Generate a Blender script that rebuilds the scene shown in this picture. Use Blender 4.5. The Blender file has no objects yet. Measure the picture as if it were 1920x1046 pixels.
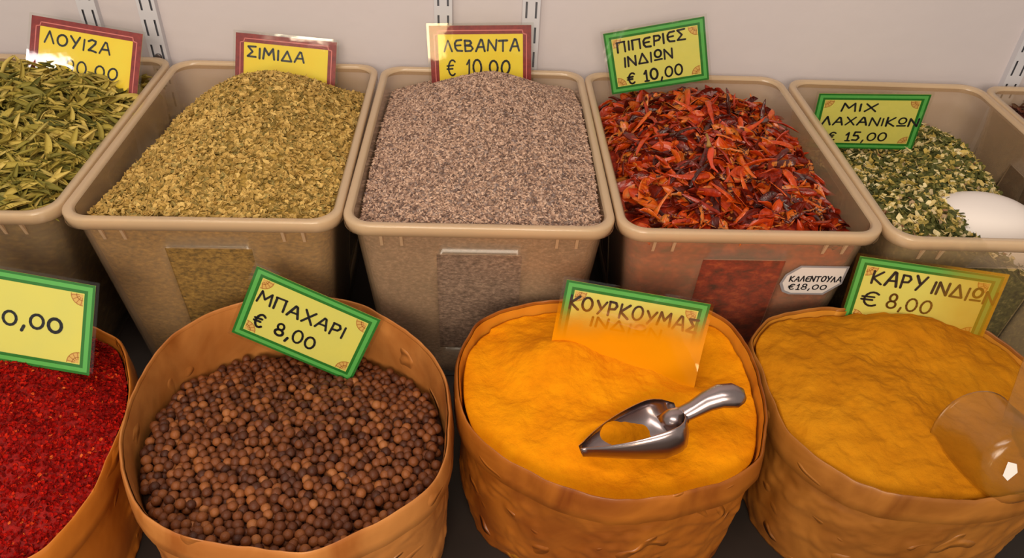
import bpy, math, random
import numpy as np
from mathutils import Matrix, Vector, noise as mnoise

random.seed(7)
rng = np.random.default_rng(7)
sc = bpy.context.scene
COL = sc.collection
Z0 = 1.0                      # height of the bin rims above the shop floor; all numbers below are measured from the rims

# ------------------------------------------------------------------ camera
F_PX, PITCH, YAW, ROLL, CAM_H = 1452.01, 0.670582, -0.048838, 0.048812, 0.475978
def cam_axes():
    cp, sp = math.cos(PITCH), math.sin(PITCH)
    d = np.array([0, cp, -sp]); u = np.array([0, sp, cp]); x = np.array([1., 0, 0])
    cr, sr = math.cos(ROLL), math.sin(ROLL)
    x2 = cr * x + sr * u; u2 = -sr * x + cr * u
    cy, sy = math.cos(YAW), math.sin(YAW)
    Zm = np.array([[cy, -sy, 0], [sy, cy, 0], [0, 0, 1]])
    return Zm @ x2, Zm @ u2, Zm @ d
CX, CU, CD = cam_axes()
CAM_POS = np.array([0, 0, CAM_H])
cam_data = bpy.data.cameras.new('camera')
cam_data.sensor_width = 36.0
cam_data.lens = 36.0 * F_PX / 1920.0
cam_data.clip_start = 0.02
cam = bpy.data.objects.new('camera', cam_data); COL.objects.link(cam)
Mc = Matrix.Identity(4)
for i in range(3):
    Mc[i][0] = CX[i]; Mc[i][1] = CU[i]; Mc[i][2] = -CD[i]; Mc[i][3] = CAM_POS[i] + (Z0 if i == 2 else 0)
cam.matrix_world = Mc
sc.camera = cam

# ------------------------------------------------------------------ world, lights, exposure
world = bpy.data.worlds.new('world'); sc.world = world
world.use_nodes = True
bg = world.node_tree.nodes['Background']
bg.inputs[0].default_value = (1.0, 0.90, 0.78, 1); bg.inputs[1].default_value = 0.42
def area(name, loc, target, sx, sy, power, col):
    L = bpy.data.lights.new(name, 'AREA'); L.shape = 'RECTANGLE'; L.size = sx; L.size_y = sy
    L.energy = power; L.color = col
    o = bpy.data.objects.new(name, L); COL.objects.link(o)
    o.location = (loc[0], loc[1], loc[2] + Z0)
    dv = Vector(target) - Vector(loc)
    o.rotation_euler = dv.to_track_quat('-Z', 'Y').to_euler()
    return o
area('ceiling_tube_light', (-0.35, 0.05, 1.55), (-0.05, 0.8, 0), 1.3, 0.22, 13, (1.0, 0.90, 0.79))
area('front_fill_light', (-0.10, -1.25, 0.95), (0.0, 0.6, -0.1), 1.0, 0.62, 30, (1.0, 0.86, 0.68))  # added warm fill from behind the camera, brightens bin and sack fronts
area('spot_lamp', (-2.16, -1.25, 1.67), (-.55, 1.02, .03), .22, .11, 2.2, (1.0, .97, .95))
area('strip_lamp', (-.98, -1.25, 1.42), (-.29, 1.08, 0), .34, .07, 1.9, (1.0, .86, .62))
area('levanta_glare_light', (-.37, -1.25, .17), (0, 1.08, .02), .14, .20, 1.5, (1.0, .72, .34))  # added low behind the camera to put a warm glare on the levanta card
sc.view_settings.view_transform = 'Standard'
sc.view_settings.look = 'None'
sc.view_settings.gamma = 1.0
sc.view_settings.use_curve_mapping = False
sc.view_settings.exposure = 0.0
sc.cycles.max_bounces = 10
sc.cycles.transparent_max_bounces = 24
sc.cycles.use_denoising = True

# ------------------------------------------------------------------ mesh helpers
def mk(name, V, F, mats, parent=None, origin=None, smooth=True, midx=None, tint=None, kind=None):
    """one mesh object; V in rim coordinates"""
    V = np.asarray(V, float).reshape(-1, 3)
    if parent is not None:
        o0 = np.array(parent['_o'])
    else:
        o0 = np.array(origin) if origin is not None else np.array([V[:, 0].mean(), V[:, 1].mean(), V[:, 2].min()])
    me = bpy.data.meshes.new(name)
    me.from_pydata((V - o0).tolist(), [], [list(map(int, f)) for f in F])
    if not isinstance(mats, (list, tuple)): mats = [mats]
    for m in mats: me.materials.append(m)
    if midx is not None: me.polygons.foreach_set('material_index', np.asarray(midx, np.int32))
    if smooth: me.polygons.foreach_set('use_smooth', np.ones(len(me.polygons), bool))
    if tint is not None:
        a = me.attributes.new('tint', 'FLOAT', 'POINT'); a.data.foreach_set('value', np.asarray(tint, np.float32))
    me.update()
    ob = bpy.data.objects.new(name, me); COL.objects.link(ob)
    if parent is not None: ob.parent = parent
    else:
        ob.location = (o0[0], o0[1], o0[2] + Z0)
        ob['_o'] = [float(q) for q in o0]
    if kind: ob['kind'] = kind
    return ob
def thing(name, loc, label, cat, group=None):
    o = bpy.data.objects.new(name, None); COL.objects.link(o)
    o.empty_display_size = 0.02
    o.location = (loc[0], loc[1], loc[2] + Z0); o['_o'] = [float(q) for q in loc]
    o['label'] = label; o['category'] = cat
    if group: o['group'] = group
    return o
def tag(o, label, cat, group=None, kind=None):
    o['label'] = label; o['category'] = cat
    if group: o['group'] = group
    if kind: o['kind'] = kind
    return o
class MB:
    def __init__(s): s.V = []; s.F = []; s.m = []
    def add(s, V, F, m=0):
        b = len(s.V); s.V += [tuple(v) for v in V]; s.F += [tuple(i + b for i in f) for f in F]; s.m += [m] * len(F)
    def box(s, a, b, m=0):
        x0, y0, z0 = a; x1, y1, z1 = b
        s.add([(x0,y0,z0),(x1,y0,z0),(x1,y1,z0),(x0,y1,z0),(x0,y0,z1),(x1,y0,z1),(x1,y1,z1),(x0,y1,z1)],
              [(0,3,2,1),(4,5,6,7),(0,1,5,4),(1,2,6,5),(2,3,7,6),(3,0,4,7)], m)
    def build(s, name, mats, parent=None, **k):
        return mk(name, s.V, s.F, mats, parent, midx=s.m, **k)
def loft(rings, cap0=False, cap1=False):
    n = len(rings[0]); V = [p for r in rings for p in r]; F = []
    for k in range(len(rings) - 1):
        for i in range(n):
            j = (i + 1) % n
            F.append((k*n+i, k*n+j, (k+1)*n+j, (k+1)*n+i))
    if cap0: F.append(tuple(range(n))[::-1])
    if cap1: F.append(tuple((len(rings)-1)*n + i for i in range(n)))
    return V, F
def tube(path, radii, n=14, squash=1.0, up=(0, 0, 1)):
    """closed tube with round ends along a path"""
    P = [Vector(p) for p in path]; rings = []
    for i, p in enumerate(P):
        t = (P[min(i+1, len(P)-1)] - P[max(i-1, 0)]).normalized()
        s = t.cross(Vector(up)).normalized(); u = s.cross(t).normalized()
        r = radii[i]
        rings.append([tuple(p + s * (r*math.cos(a)) + u * (r*squash*math.sin(a))) for a in np.linspace(0, 2*math.pi, n, endpoint=False)])
    return loft(rings, True, True)

# ------------------------------------------------------------------ materials
def new_mat(name):
    m = bpy.data.materials.new(name); m.use_nodes = True
    nt = m.node_tree; nt.nodes.clear()
    out = nt.nodes.new('ShaderNodeOutputMaterial')
    return m, nt, out
def N(nt, t, **kw):
    n = nt.nodes.new(t)
    for k, v in kw.items():
        if k.startswith('i_'): n.inputs[k[2:].replace('_', ' ')].default_value = v
        else: setattr(n, k, v)
    return n
def c4(c): return (c[0], c[1], c[2], 1)
def s2l(r, g, b):
    f = lambda x: (x/255/12.92 if x/255 <= .04045 else ((x/255+.055)/1.055)**2.4)
    return (f(r), f(g), f(b))
def ramp(nt, stops):
    r = nt.nodes.new('ShaderNodeValToRGB'); e = r.color_ramp.elements
    while len(e) < len(stops): e.new(0.5)
    for el, (p, c) in zip(e, stops): el.position = p; el.color = c4(c)
    return r
def principled(name, col, rough=.5, spec=.5, metal=0, noise_scale=None, col2=None, bump=0, bump_scale=60, coat=0):
    m, nt, out = new_mat(name)
    b = N(nt, 'ShaderNodeBsdfPrincipled')
    b.inputs['Base Color'].default_value = c4(col); b.inputs['Roughness'].default_value = rough
    b.inputs['Metallic'].default_value = metal; b.inputs['Specular IOR Level'].default_value = spec
    b.inputs['Coat Weight'].default_value = coat; b.inputs['Coat Roughness'].default_value = .08
    tc = N(nt, 'ShaderNodeTexCoord')
    if noise_scale:
        n = N(nt, 'ShaderNodeTexNoise', i_Scale=noise_scale, i_Detail=5.0)
        nt.links.new(tc.outputs['Object'], n.inputs['Vector'])
        r = ramp(nt, [(.3, col), (.7, col2 or col)])
        nt.links.new(n.outputs['Fac'], r.inputs['Fac']); nt.links.new(r.outputs['Color'], b.inputs['Base Color'])
    if bump:
        n2 = N(nt, 'ShaderNodeTexNoise', i_Scale=bump_scale, i_Detail=6.0)
        nt.links.new(tc.outputs['Object'], n2.inputs['Vector'])
        bp = N(nt, 'ShaderNodeBump', i_Strength=bump, i_Distance=.004)
        nt.links.new(n2.outputs['Fac'], bp.inputs['Height']); nt.links.new(bp.outputs['Normal'], b.inputs['Normal'])
    nt.links.new(b.outputs[0], out.inputs[0])
    return m
def tint_mat(name, stops, rough=.6, spec=.3, source='tint', bump=0, bump_scale=300, fine=0):
    """colour by a per-piece random value (merged heaps: attribute, single pieces: object random)"""
    m, nt, out = new_mat(name)
    b = N(nt, 'ShaderNodeBsdfPrincipled'); b.inputs['Roughness'].default_value = rough; b.inputs['Specular IOR Level'].default_value = spec
    r = ramp(nt, stops); r.color_ramp.interpolation = 'LINEAR'
    if source == 'tint':
        a = N(nt, 'ShaderNodeAttribute', attribute_name='tint'); src = a.outputs['Fac']
    else:
        a = N(nt, 'ShaderNodeObjectInfo'); src = a.outputs['Random']
    tc = N(nt, 'ShaderNodeTexCoord')
    if fine:
        n = N(nt, 'ShaderNodeTexNoise', i_Scale=bump_scale, i_Detail=3.0)
        nt.links.new(tc.outputs['Object'], n.inputs['Vector'])
        mm = N(nt, 'ShaderNodeMath', operation='MULTIPLY_ADD'); mm.inputs[1].default_value = fine; 
        ad = N(nt, 'ShaderNodeMath', operation='ADD'); ad.inputs[1].default_value = -fine * .5
        nt.links.new(n.outputs['Fac'], mm.inputs[0]); nt.links.new(src, mm.inputs[2]); nt.links.new(mm.outputs[0], ad.inputs[0]); src = ad.outputs[0]
    nt.links.new(src, r.inputs['Fac']); nt.links.new(r.outputs['Color'], b.inputs['Base Color'])
    if bump:
        n2 = N(nt, 'ShaderNodeTexNoise', i_Scale=bump_scale, i_Detail=4.0)
        nt.links.new(tc.outputs['Object'], n2.inputs['Vector'])
        bp = N(nt, 'ShaderNodeBump', i_Strength=bump, i_Distance=.002)
        nt.links.new(n2.outputs['Fac'], bp.inputs['Height']); nt.links.new(bp.outputs['Normal'], b.inputs['Normal'])
    nt.links.new(b.outputs[0], out.inputs[0])
    return m
def speckle_mat(name, stops, scale=220, stretch=(1, 1, 1), rough=.8, bump=.6, detail=4):
    """the packed mass of a heap: a fine speckle of its own pieces"""
    m, nt, out = new_mat(name)
    b = N(nt, 'ShaderNodeBsdfPrincipled'); b.inputs['Roughness'].default_value = rough; b.inputs['Specular IOR Level'].default_value = .2
    tc = N(nt, 'ShaderNodeTexCoord'); mp = N(nt, 'ShaderNodeMapping'); mp.inputs['Scale'].default_value = stretch
    nt.links.new(tc.outputs['Object'], mp.inputs['Vector'])
    n = N(nt, 'ShaderNodeTexNoise', i_Scale=float(scale), i_Detail=float(detail), i_Roughness=.7)
    nt.links.new(mp.outputs['Vector'], n.inputs['Vector'])
    r = ramp(nt, stops); nt.links.new(n.outputs['Fac'], r.inputs['Fac']); nt.links.new(r.outputs['Color'], b.inputs['Base Color'])
    bp = N(nt, 'ShaderNodeBump', i_Strength=bump, i_Distance=.002)
    nt.links.new(n.outputs['Fac'], bp.inputs['Height']); nt.links.new(bp.outputs['Normal'], b.inputs['Normal'])
    nt.links.new(b.outputs[0], out.inputs[0])
    return m
def schlick(nt, f0=.04):
    lw = N(nt, 'ShaderNodeLayerWeight'); lw.inputs['Blend'].default_value = .5
    p = N(nt, 'ShaderNodeMath', operation='POWER'); p.inputs[1].default_value = 5.0; nt.links.new(lw.outputs['Facing'], p.inputs[0])
    a = N(nt, 'ShaderNodeMath', operation='MULTIPLY_ADD'); a.inputs[1].default_value = 1 - f0; a.inputs[2].default_value = f0
    nt.links.new(p.outputs[0], a.inputs[0]); return a.outputs[0]
def plastic_mat(name, col, opacity, rough=.3, spec=.5, trans=.5):
    m, nt, out = new_mat(name)
    b = N(nt, 'ShaderNodeBsdfPrincipled'); b.inputs['Base Color'].default_value = c4(col); b.inputs['Roughness'].default_value = rough
    b.inputs['Specular IOR Level'].default_value = spec
    tl = N(nt, 'ShaderNodeBsdfTranslucent'); tl.inputs['Color'].default_value = c4(col)
    mx = N(nt, 'ShaderNodeMixShader'); mx.inputs[0].default_value = trans
    nt.links.new(b.outputs[0], mx.inputs[1]); nt.links.new(tl.outputs[0], mx.inputs[2])
    tp = N(nt, 'ShaderNodeBsdfTransparent'); tp.inputs['Color'].default_value = (.96, .93, .89, 1)
    m2 = N(nt, 'ShaderNodeMixShader')
    tc = N(nt, 'ShaderNodeTexCoord'); n = N(nt, 'ShaderNodeTexNoise', i_Scale=9.0, i_Detail=4.0)
    nt.links.new(tc.outputs['Object'], n.inputs['Vector'])
    mr = N(nt, 'ShaderNodeMapRange'); mr.inputs['To Min'].default_value = opacity - .06; mr.inputs['To Max'].default_value = opacity + .06
    nt.links.new(n.outputs['Fac'], mr.inputs['Value']); nt.links.new(mr.outputs[0], m2.inputs[0])
    nt.links.new(tp.outputs[0], m2.inputs[1]); nt.links.new(mx.outputs[0], m2.inputs[2])
    gl = N(nt, 'ShaderNodeBsdfGlossy'); gl.inputs['Roughness'].default_value = .18
    m3 = N(nt, 'ShaderNodeMixShader'); nt.links.new(schlick(nt, .03), m3.inputs[0])
    nt.links.new(m2.outputs[0], m3.inputs[1]); nt.links.new(gl.outputs[0], m3.inputs[2])
    nt.links.new(m3.outputs[0], out.inputs[0])
    return m
def film_mat(name, dust=None, lo=0, hi=1, axis='v', grad=(1, 0), bias=0.0):
    """clear laminate film, optionally with spice dust stuck to it"""
    m, nt, out = new_mat(name)
    tp = N(nt, 'ShaderNodeBsdfTransparent'); tp.inputs['Color'].default_value = (.97, .97, .95, 1)
    gl = N(nt, 'ShaderNodeBsdfGlossy'); gl.inputs['Roughness'].default_value = .045
    tc = N(nt, 'ShaderNodeTexCoord')
    n = N(nt, 'ShaderNodeTexNoise', i_Scale=30.0, i_Detail=2.0); nt.links.new(tc.outputs['Object'], n.inputs['Vector'])
    bp = N(nt, 'ShaderNodeBump', i_Strength=.12, i_Distance=.002); nt.links.new(n.outputs['Fac'], bp.inputs['Height']); nt.links.new(bp.outputs['Normal'], gl.inputs['Normal'])
    base = tp.outputs[0]
    if dust:
        df = N(nt, 'ShaderNodeBsdfDiffuse'); df.inputs['Color'].default_value = c4(dust)
        sx = N(nt, 'ShaderNodeSeparateXYZ'); nt.links.new(tc.outputs['Generated'], sx.inputs[0])
        d1 = N(nt, 'ShaderNodeMath', operation='MULTIPLY'); d1.inputs[1].default_value = grad[0]; nt.links.new(sx.outputs['X'], d1.inputs[0])
        d2 = N(nt, 'ShaderNodeMath', operation='MULTIPLY_ADD'); d2.inputs[1].default_value = grad[1]; nt.links.new(sx.outputs['Z'], d2.inputs[0]); nt.links.new(d1.outputs[0], d2.inputs[2])
        n3 = N(nt, 'ShaderNodeTexNoise', i_Scale=22.0, i_Detail=4.0); nt.links.new(tc.outputs['Object'], n3.inputs['Vector'])
        d3 = N(nt, 'ShaderNodeMath', operation='MULTIPLY_ADD'); d3.inputs[1].default_value = .35; nt.links.new(n3.outputs['Fac'], d3.inputs[0]); nt.links.new(d2.outputs[0], d3.inputs[2])
        mr = N(nt, 'ShaderNodeMapRange'); mr.interpolation_type = 'SMOOTHSTEP'
        mr.inputs['From Min'].default_value = lo; mr.inputs['From Max'].default_value = hi; mr.inputs['To Min'].default_value = .0; mr.inputs['To Max'].default_value = .94 - bias
        nt.links.new(d3.outputs[0], mr.inputs['Value'])
        md = N(nt, 'ShaderNodeMixShader'); nt.links.new(mr.outputs[0], md.inputs[0]); nt.links.new(tp.outputs[0], md.inputs[1]); nt.links.new(df.outputs[0], md.inputs[2])
        base = md.outputs[0]
    mx = N(nt, 'ShaderNodeMixShader'); nt.links.new(schlick(nt, .045), mx.inputs[0])
    nt.links.new(base, mx.inputs[1]); nt.links.new(gl.outputs[0], mx.inputs[2])
    nt.links.new(mx.outputs[0], out.inputs[0])
    return m

M = {}
M['wall'] = principled('painted_plaster', s2l(200,191,194), .75, .3, noise_scale=3, col2=s2l(207,197,199), bump=.15, bump_scale=40)
M['rail'] = principled('white_enamelled_steel', s2l(205,203,210), .35, .5)
M['slot'] = principled('dark_slot', (.17,.17,.2), .8)
M['screw'] = principled('screw_steel', (.12,.10,.10), .4, metal=.6)
M['floor'] = principled('shop_floor', s2l(120,110,100), .6, noise_scale=6, col2=s2l(105,96,88))
M['counter'] = principled('counter_board', s2l(40,30,24), .6, noise_scale=12, col2=s2l(30,23,18))
M['plastic'] = plastic_mat('milky_plastic', s2l(244,214,176), .22, trans=.45)
M['plastic_rim'] = plastic_mat('milky_plastic_rim', s2l(246,218,180), .56, trans=.35)
M['plastic_rib'] = plastic_mat('milky_plastic_rib', s2l(240,212,176), .75, trans=.4)
M['plastic_panel'] = plastic_mat('clearer_plastic_panel', s2l(206,178,146), .17, trans=.45)

# ------------------------------------------------------------------ the setting
wall_y = 1.135
w = MB(); w.box((-2.2, wall_y, -1.0), (2.4, wall_y + .1, 1.9)); w.build('wall_back', M['wall'], kind='structure', smooth=False)
w = MB(); w.box((-2.2, -2.2, -1.05), (2.4, wall_y, -1.0)); w.build('floor', M['floor'], kind='structure', smooth=False)

CZ = -.262                     # counter top below the rims
ct = thing('display_counter', (.1, .7, -1.0), 'dark wooden counter carrying the plastic bins and paper sacks', 'counter')
w = MB(); w.box((-1.5, .22, CZ - .035), (1.7, wall_y - .015, CZ)); w.build('worktop', M['counter'], ct, smooth=False)
w = MB(); w.box((-1.46, .26, -1.0), (1.66, .28, CZ - .035)); w.build('front_panel', M['counter'], ct, smooth=False)
for sx in (-1.46, 1.64):
    w = MB(); w.box((sx, .28, -1.0), (sx + .02, wall_y - .02, CZ - .035)); w.build('side_panel', M['counter'], ct, smooth=False)

def upright(x, phase, label, screw=None):
    """twin-slot shelf upright fixed to the wall"""
    W = .026; d = .011; y0 = wall_y - d; zb, zt = -.255, 1.6
    t = thing('shelf_upright', (x, wall_y, zb), label, 'shelf upright', None)
    xs = [-W/2, -W/2+.0045, -W/2+.0075, W/2-.0075, W/2-.0045, W/2]
    zs = [zb]; z = zb + .02 + phase; slots = []
    while z + .03 < zt:
        slots.append((z, z + .024)); zs += [z, z + .024]; z += .0375
    zs.append(zt)
    b = MB()
    for k in range(len(zs) - 1):
        for i in range(5):
            if k % 2 == 1 and i in (1, 3): continue
            b.add([(x+xs[i], y0, zs[k]), (x+xs[i+1], y0, zs[k]), (x+xs[i+1], y0, zs[k+1]), (x+xs[i], y0, zs[k+1])], [(0,1,2,3)])
    for s in (-1, 1):
        xx = x + s * W/2
        b.add([(xx, y0, zb), (xx, wall_y, zb), (xx, wall_y, zt), (xx, y0, zt)], [(0,1,2,3)])
    b.build('channel', M['rail'], t, smooth=False)
    b = MB(); b.box((x - W/2 + .001, y0 + .006, zb), (x + W/2 - .001, wall_y - .001, zt)); b.build('slot_backing', M['slot'], t, smooth=False)
    if screw is not None:
        V, F = tube([(x, y0 - .0005, screw), (x, y0 - .002, screw), (x, y0 - .003, screw)], [.0052, .0052, .003], 14)
        mk('screw', V, F, M['screw'], t)
upright(-.575, .012, 'white slotted shelf upright behind the louiza card, first from the left')
upright(-.490, .000, 'white slotted shelf upright with a screw between the louiza and simida cards', screw=-.004)
upright(-.064, .020, 'white slotted shelf upright above the upper left corner of the levanta card')
upright(.064, .006, 'white slotted shelf upright above the upper right corner of the levanta card')
upright(.822, .015, 'white slotted shelf upright far right above the bin of dark dried flowers')

# ------------------------------------------------------------------ translucent bins
BW, BD, BH = .300, .4207, .260
RC = .030
def bin_frame(b):
    x, y, a = b
    c, s = math.cos(a), math.sin(a)
    return lambda u, v, z: (x + c*u - s*v, y + s*u + c*v, z)       # u across from the middle, v from the front edge back
NS, NC = 26, 7
PU = .048
def rr_loop(inset, offs=0.0):
    """rounded rectangle, fixed point count; straight sides carry points at the panel's edges"""
    hx, hy = BW/2 - inset, BD/2 - inset; r = max(RC - inset * .5, .006)
    pts = []
    def side(n, half):
        k = np.linspace(-1, 1, n); k = k * half
        i0 = np.argmin(abs(k + PU)); i1 = np.argmin(abs(k - PU)); k[i0] = -PU; k[i1] = PU
        return k
    sx = side(NS, hx - r); sy = side(NS, hy - r)
    for a in sx: pts.append((a, -hy))
    for t in np.linspace(0, math.pi/2, NC + 2)[1:-1]: pts.append((hx - r + r*math.sin(t), -hy + r - r*math.cos(t)))
    for a in sy: pts.append((hx, a))
    for t in np.linspace(0, math.pi/2, NC + 2)[1:-1]: pts.append((hx - r + r*math.cos(t), hy - r + r*math.sin(t)))
    for a in sx[::-1]: pts.append((a, hy))
    for t in np.linspace(0, math.pi/2, NC + 2)[1:-1]: pts.append((-hx + r - r*math.sin(t), hy - r + r*math.cos(t)))
    for a in sy[::-1]: pts.append((-hx, a))
    for t in np.linspace(0, math.pi/2, NC + 2)[1:-1]: pts.append((-hx + r - r*math.cos(t), -hy + r - r*math.sin(t)))
    return pts
def wall_inset(z): return .0085 + .098 * (-z)
PZ0, PZ1 = -.205, -.046
def make_bin(b, label, front=True):
    fr = bin_frame(b); cv = BD/2
    t = thing('storage_bin', fr(0, cv, CZ), label, 'plastic bin', 'translucent plastic bins in a row')
    def ring(ins, z): return [fr(p[0], p[1] + cv, z) for p in rr_loop(ins)]
    # body: outer and inner wall, open where the panels sit
    zl = [-.004, -.02, PZ1, -.085, -.125, -.165, PZ0, -.235, CZ + .003]
    n = len(rr_loop(0))
    skip = set()
    def span(start):
        k = np.array([p for p in rr_loop(.02)]); idx = []
        for i in range(start, start + NS - 1):
            pass
        return idx
    base = rr_loop(.02)
    starts = {'front': 0, 'right': NS + NC, 'back': 2*(NS+NC), 'left': 3*(NS+NC)}
    pan = {}
    for nm, st in starts.items():
        ax = 0 if nm in ('front', 'back') else 1
        ii = [i for i in range(st, st + NS - 1) if abs((base[i][ax] + base[i+1][ax]) / 2) < PU]
        pan[nm] = (ii[0], ii[-1] + 1); skip |= {i for i in ii}
    k0, k1 = zl.index(PZ1), zl.index(PZ0)
    V, F = [], []
    for th in (0.0, .0022):
        b0 = len(V)
        for z in zl: V += ring(wall_inset(z) + th, z)
        for k in range(len(zl) - 1):
            for i in range(n):
                if k0 <= k < k1 and i in skip: continue
                j = (i + 1) % n; q = (b0+k*n+i, b0+k*n+j, b0+(k+1)*n+j, b0+(k+1)*n+i)
                F.append(q if th else q[::-1])
        m = b0 + (len(zl) - 1) * n
        f = tuple(m + i for i in range(n)); F.append(f if th else f[::-1])
    # close the edges of the panel openings
    half = len(zl) * n
    for nm, (i0, i1) in pan.items():
        for k in range(k0, k1):
            for i in (i0, i1): F.append((k*n+i, (k+1)*n+i, half+(k+1)*n+i, half+k*n+i))
        for i in range(i0, i1):
            for k in (k0, k1): F.append((k*n+i, k*n+i+1, half+k*n+i+1, half+k*n+i))
    mk('body', V, F, M['plastic'], t)
    # rim: flange with a down-turned lip
    prof = [(.0107, -.004), (.0092, -.0012), (.0078, 0), (.0022, 0), (.0006, -.0008), (0, -.0025), (0, -.0135), (.0016, -.0135), (.0016, -.003), (.0072, -.0026), (.0085, -.004)]
    V, F = loft([ring(i_, z_) for i_, z_ in prof])
    rim = mk('rim', V, F, M['plastic_rim'], t); rim['_o'] = list(t['_o'])
    # recessed panels
    for nm, (i0, i1) in pan.items():
        V, F = [], []
        lv = zl[k0:k1+1]; w_ = i1 - i0 + 1
        for z in lv:
            r_ = ring(wall_inset(z) + .0026, z); V += r_[i0:i1+1]
        for k in range(len(lv) - 1):
            for i in range(w_ - 1): F.append((k*w_+i, (k+1)*w_+i, (k+1)*w_+i+1, k*w_+i+1))
        mk('recessed_panel', V, F, M['plastic_panel'], t)
    # short stiffening ribs under the lip
    for u in (-.108, -.086, .086, .108) if front else ():
        r_ = MB()
        for du in (-.0012, .0012):
            pass
        z0, z1 = -.004, -.034
        yA = wall_inset(z0); yB = wall_inset(z1)
        pts = [fr(u-.0016, .0022, z0), fr(u+.0016, .0022, z0), fr(u+.0016, yA, z0), fr(u-.0016, yA, z0),
               fr(u-.0016, yB-.0004, z1), fr(u+.0016, yB-.0004, z1), fr(u+.0016, yB+.0003, z1), fr(u-.0016, yB+.0003, z1)]
        r_.add(pts, [(0,1,2,3), (4,7,6,5), (0,4,5,1), (1,5,6,2), (2,6,7,3), (3,7,4,0)])
        r_.build('rib', M['plastic_rib'], rim, smooth=False)
    return t
R_ = math.radians
BINS = {1: (-.6075, .692, R_(.8)), 2: (-.3052, .6885, R_(.585)), 3: (-.0039, .6865, R_(.107)), 4: (.2985, .6863, R_(.348)), 5: (.6000, .6800, R_(-.35)), 6: (.9020, .6760, R_(-.35))}
BLAB = {1: 'translucent plastic bin heaped with curled green leaves, first from the left', 2: 'translucent plastic bin filled with yellow-green flakes',
        3: 'translucent plastic bin filled with greyish mauve lavender grains', 4: 'translucent plastic bin filled with red dried chillies, white tag on its front',
        5: 'translucent plastic bin of chopped green vegetables holding the white bowl', 6: 'translucent plastic bin with dark dried flowers, cut off by the right edge'}
for k in BINS: make_bin(BINS[k], BLAB[k])

# ------------------------------------------------------------------ heaps
def catmull(g, u, v):
    """smooth surface through a 5 x 5 grid; u, v in 0..1 (arrays)"""
    g = np.asarray(g, float)
    n = g.shape[0] - 1
    def w4(t):
        return np.stack([-.5*t**3+t**2-.5*t, 1.5*t**3-2.5*t**2+1, -1.5*t**3+2*t**2+.5*t, .5*t**3-.5*t**2], -1)
    gp = np.pad(g, 1, mode='edge')
    uu = np.clip(u, 0, 1)*n; vv = np.clip(v, 0, 1)*n
    iu = np.minimum(uu.astype(int), n-1); iv = np.minimum(vv.astype(int), n-1)
    wu = w4(uu-iu); wv = w4(vv-iv)
    out = np.zeros_like(uu)
    for a in range(4):
        for b in range(4): out += wv[..., a]*wu[..., b]*gp[iv+a, iu+b]
    return out
def vnoise(x, y, s, seed=0.0):
    return np.array([mnoise.noise((a*s+seed, b*s-seed, seed*.7)) for a, b in zip(np.ravel(x), np.ravel(y))]).reshape(np.shape(x))
def fbm(u, v, s, seed, oct=4):
    o = np.zeros_like(u); a = 1.0
    for i in range(oct): o += a*vnoise(u, v, s, seed+i*7.1); s *= 2.1; a *= .5
    return o
class BinHeap:
    def __init__(s, k, grid, rough=.004, nscale=30):
        s.b = BINS[k]; s.fr = bin_frame(s.b); s.g = grid; s.rough = rough; s.ns = nscale; s.seed = k*3.3
        s.hx = BW/2 - .0125; s.hy = BD/2 - .0125
    def h(s, u, v):                       # u across, v from the bin middle
        u = np.asarray(u, float); v = np.asarray(v, float)
        return catmull(s.g, (u/s.hx+1)/2, (v/s.hy+1)/2) + s.rough*vnoise(u, v, s.ns, s.seed)
    def wp(s, u, v, z):
        u = np.asarray(u); v = np.asarray(v) + BD/2
        x, y, a = s.b; c, si = math.cos(a), math.sin(a)
        return np.stack([x + c*u - si*v, y + si*u + c*v, z], -1)
    def inside(s, u, v, z, m=.004):
        ins = .0085 + .098*np.maximum(-z, 0) + .0025 + m
        return (abs(u) < BW/2 - ins) & (abs(v) < BD/2 - ins) & ~((abs(u) > BW/2 - ins - .014) & (abs(v) > BD/2 - ins - .014) & (np.hypot(abs(u)-(BW/2-ins-.014), abs(v)-(BD/2-ins-.014)) > .014))
    def solid(s):
        lp = np.array(rr_loop(.0125)); n = len(lp); rings = []; K = 26
        for sc_ in [0.02] + list(np.linspace(.06, 1, K)):
            P = lp*sc_; z = s.h(P[:, 0], P[:, 1])
            if sc_ > .9:
                ins = wall_inset(np.minimum(z, 0)) + .0045
                P = P * np.stack([(BW/2 - ins)/(BW/2-.0125), (BD/2 - ins)/(BD/2-.0125)], -1)
            rings.append(s.wp(P[:, 0], P[:, 1], z))
        ze = z
        for t in np.linspace(0, 1, 12)[1:]:
            zz = ze*(1-t) + (CZ+.008)*t
            ins = wall_inset(np.minimum(zz, 0)) + .0045
            P = lp * np.stack([(BW/2 - ins)/(BW/2-.0125), (BD/2 - ins)/(BD/2-.0125)], -1)
            rings.append(s.wp(P[:, 0], P[:, 1], zz))
        return loft([r.tolist() for r in rings], True, True)
def rand_rot(n, tilt, normals):
    """frames whose z axis leans at random from the surface normal"""
    a = rng.uniform(0, 2*math.pi, n); t = rng.normal(0, 1, (n, 3))*tilt
    nz = normals + t; nz /= np.linalg.norm(nz, axis=1)[:, None]
    ref = np.stack([np.cos(a), np.sin(a), np.zeros(n)], -1)
    nx = ref - nz*(ref*nz).sum(1)[:, None]; nx /= np.linalg.norm(nx, axis=1)[:, None]
    ny = np.cross(nz, nx)
    return np.stack([nx, ny, nz], -1)
def normals_of(hf, u, v, e=.004):
    dzu = (hf(u+e, v)-hf(u-e, v))/(2*e); dzv = (hf(u, v+e)-hf(u, v-e))/(2*e)
    n = np.stack([-dzu, -dzv, np.ones_like(u)], -1); return n/np.linalg.norm(n, axis=1)[:, None]
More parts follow.
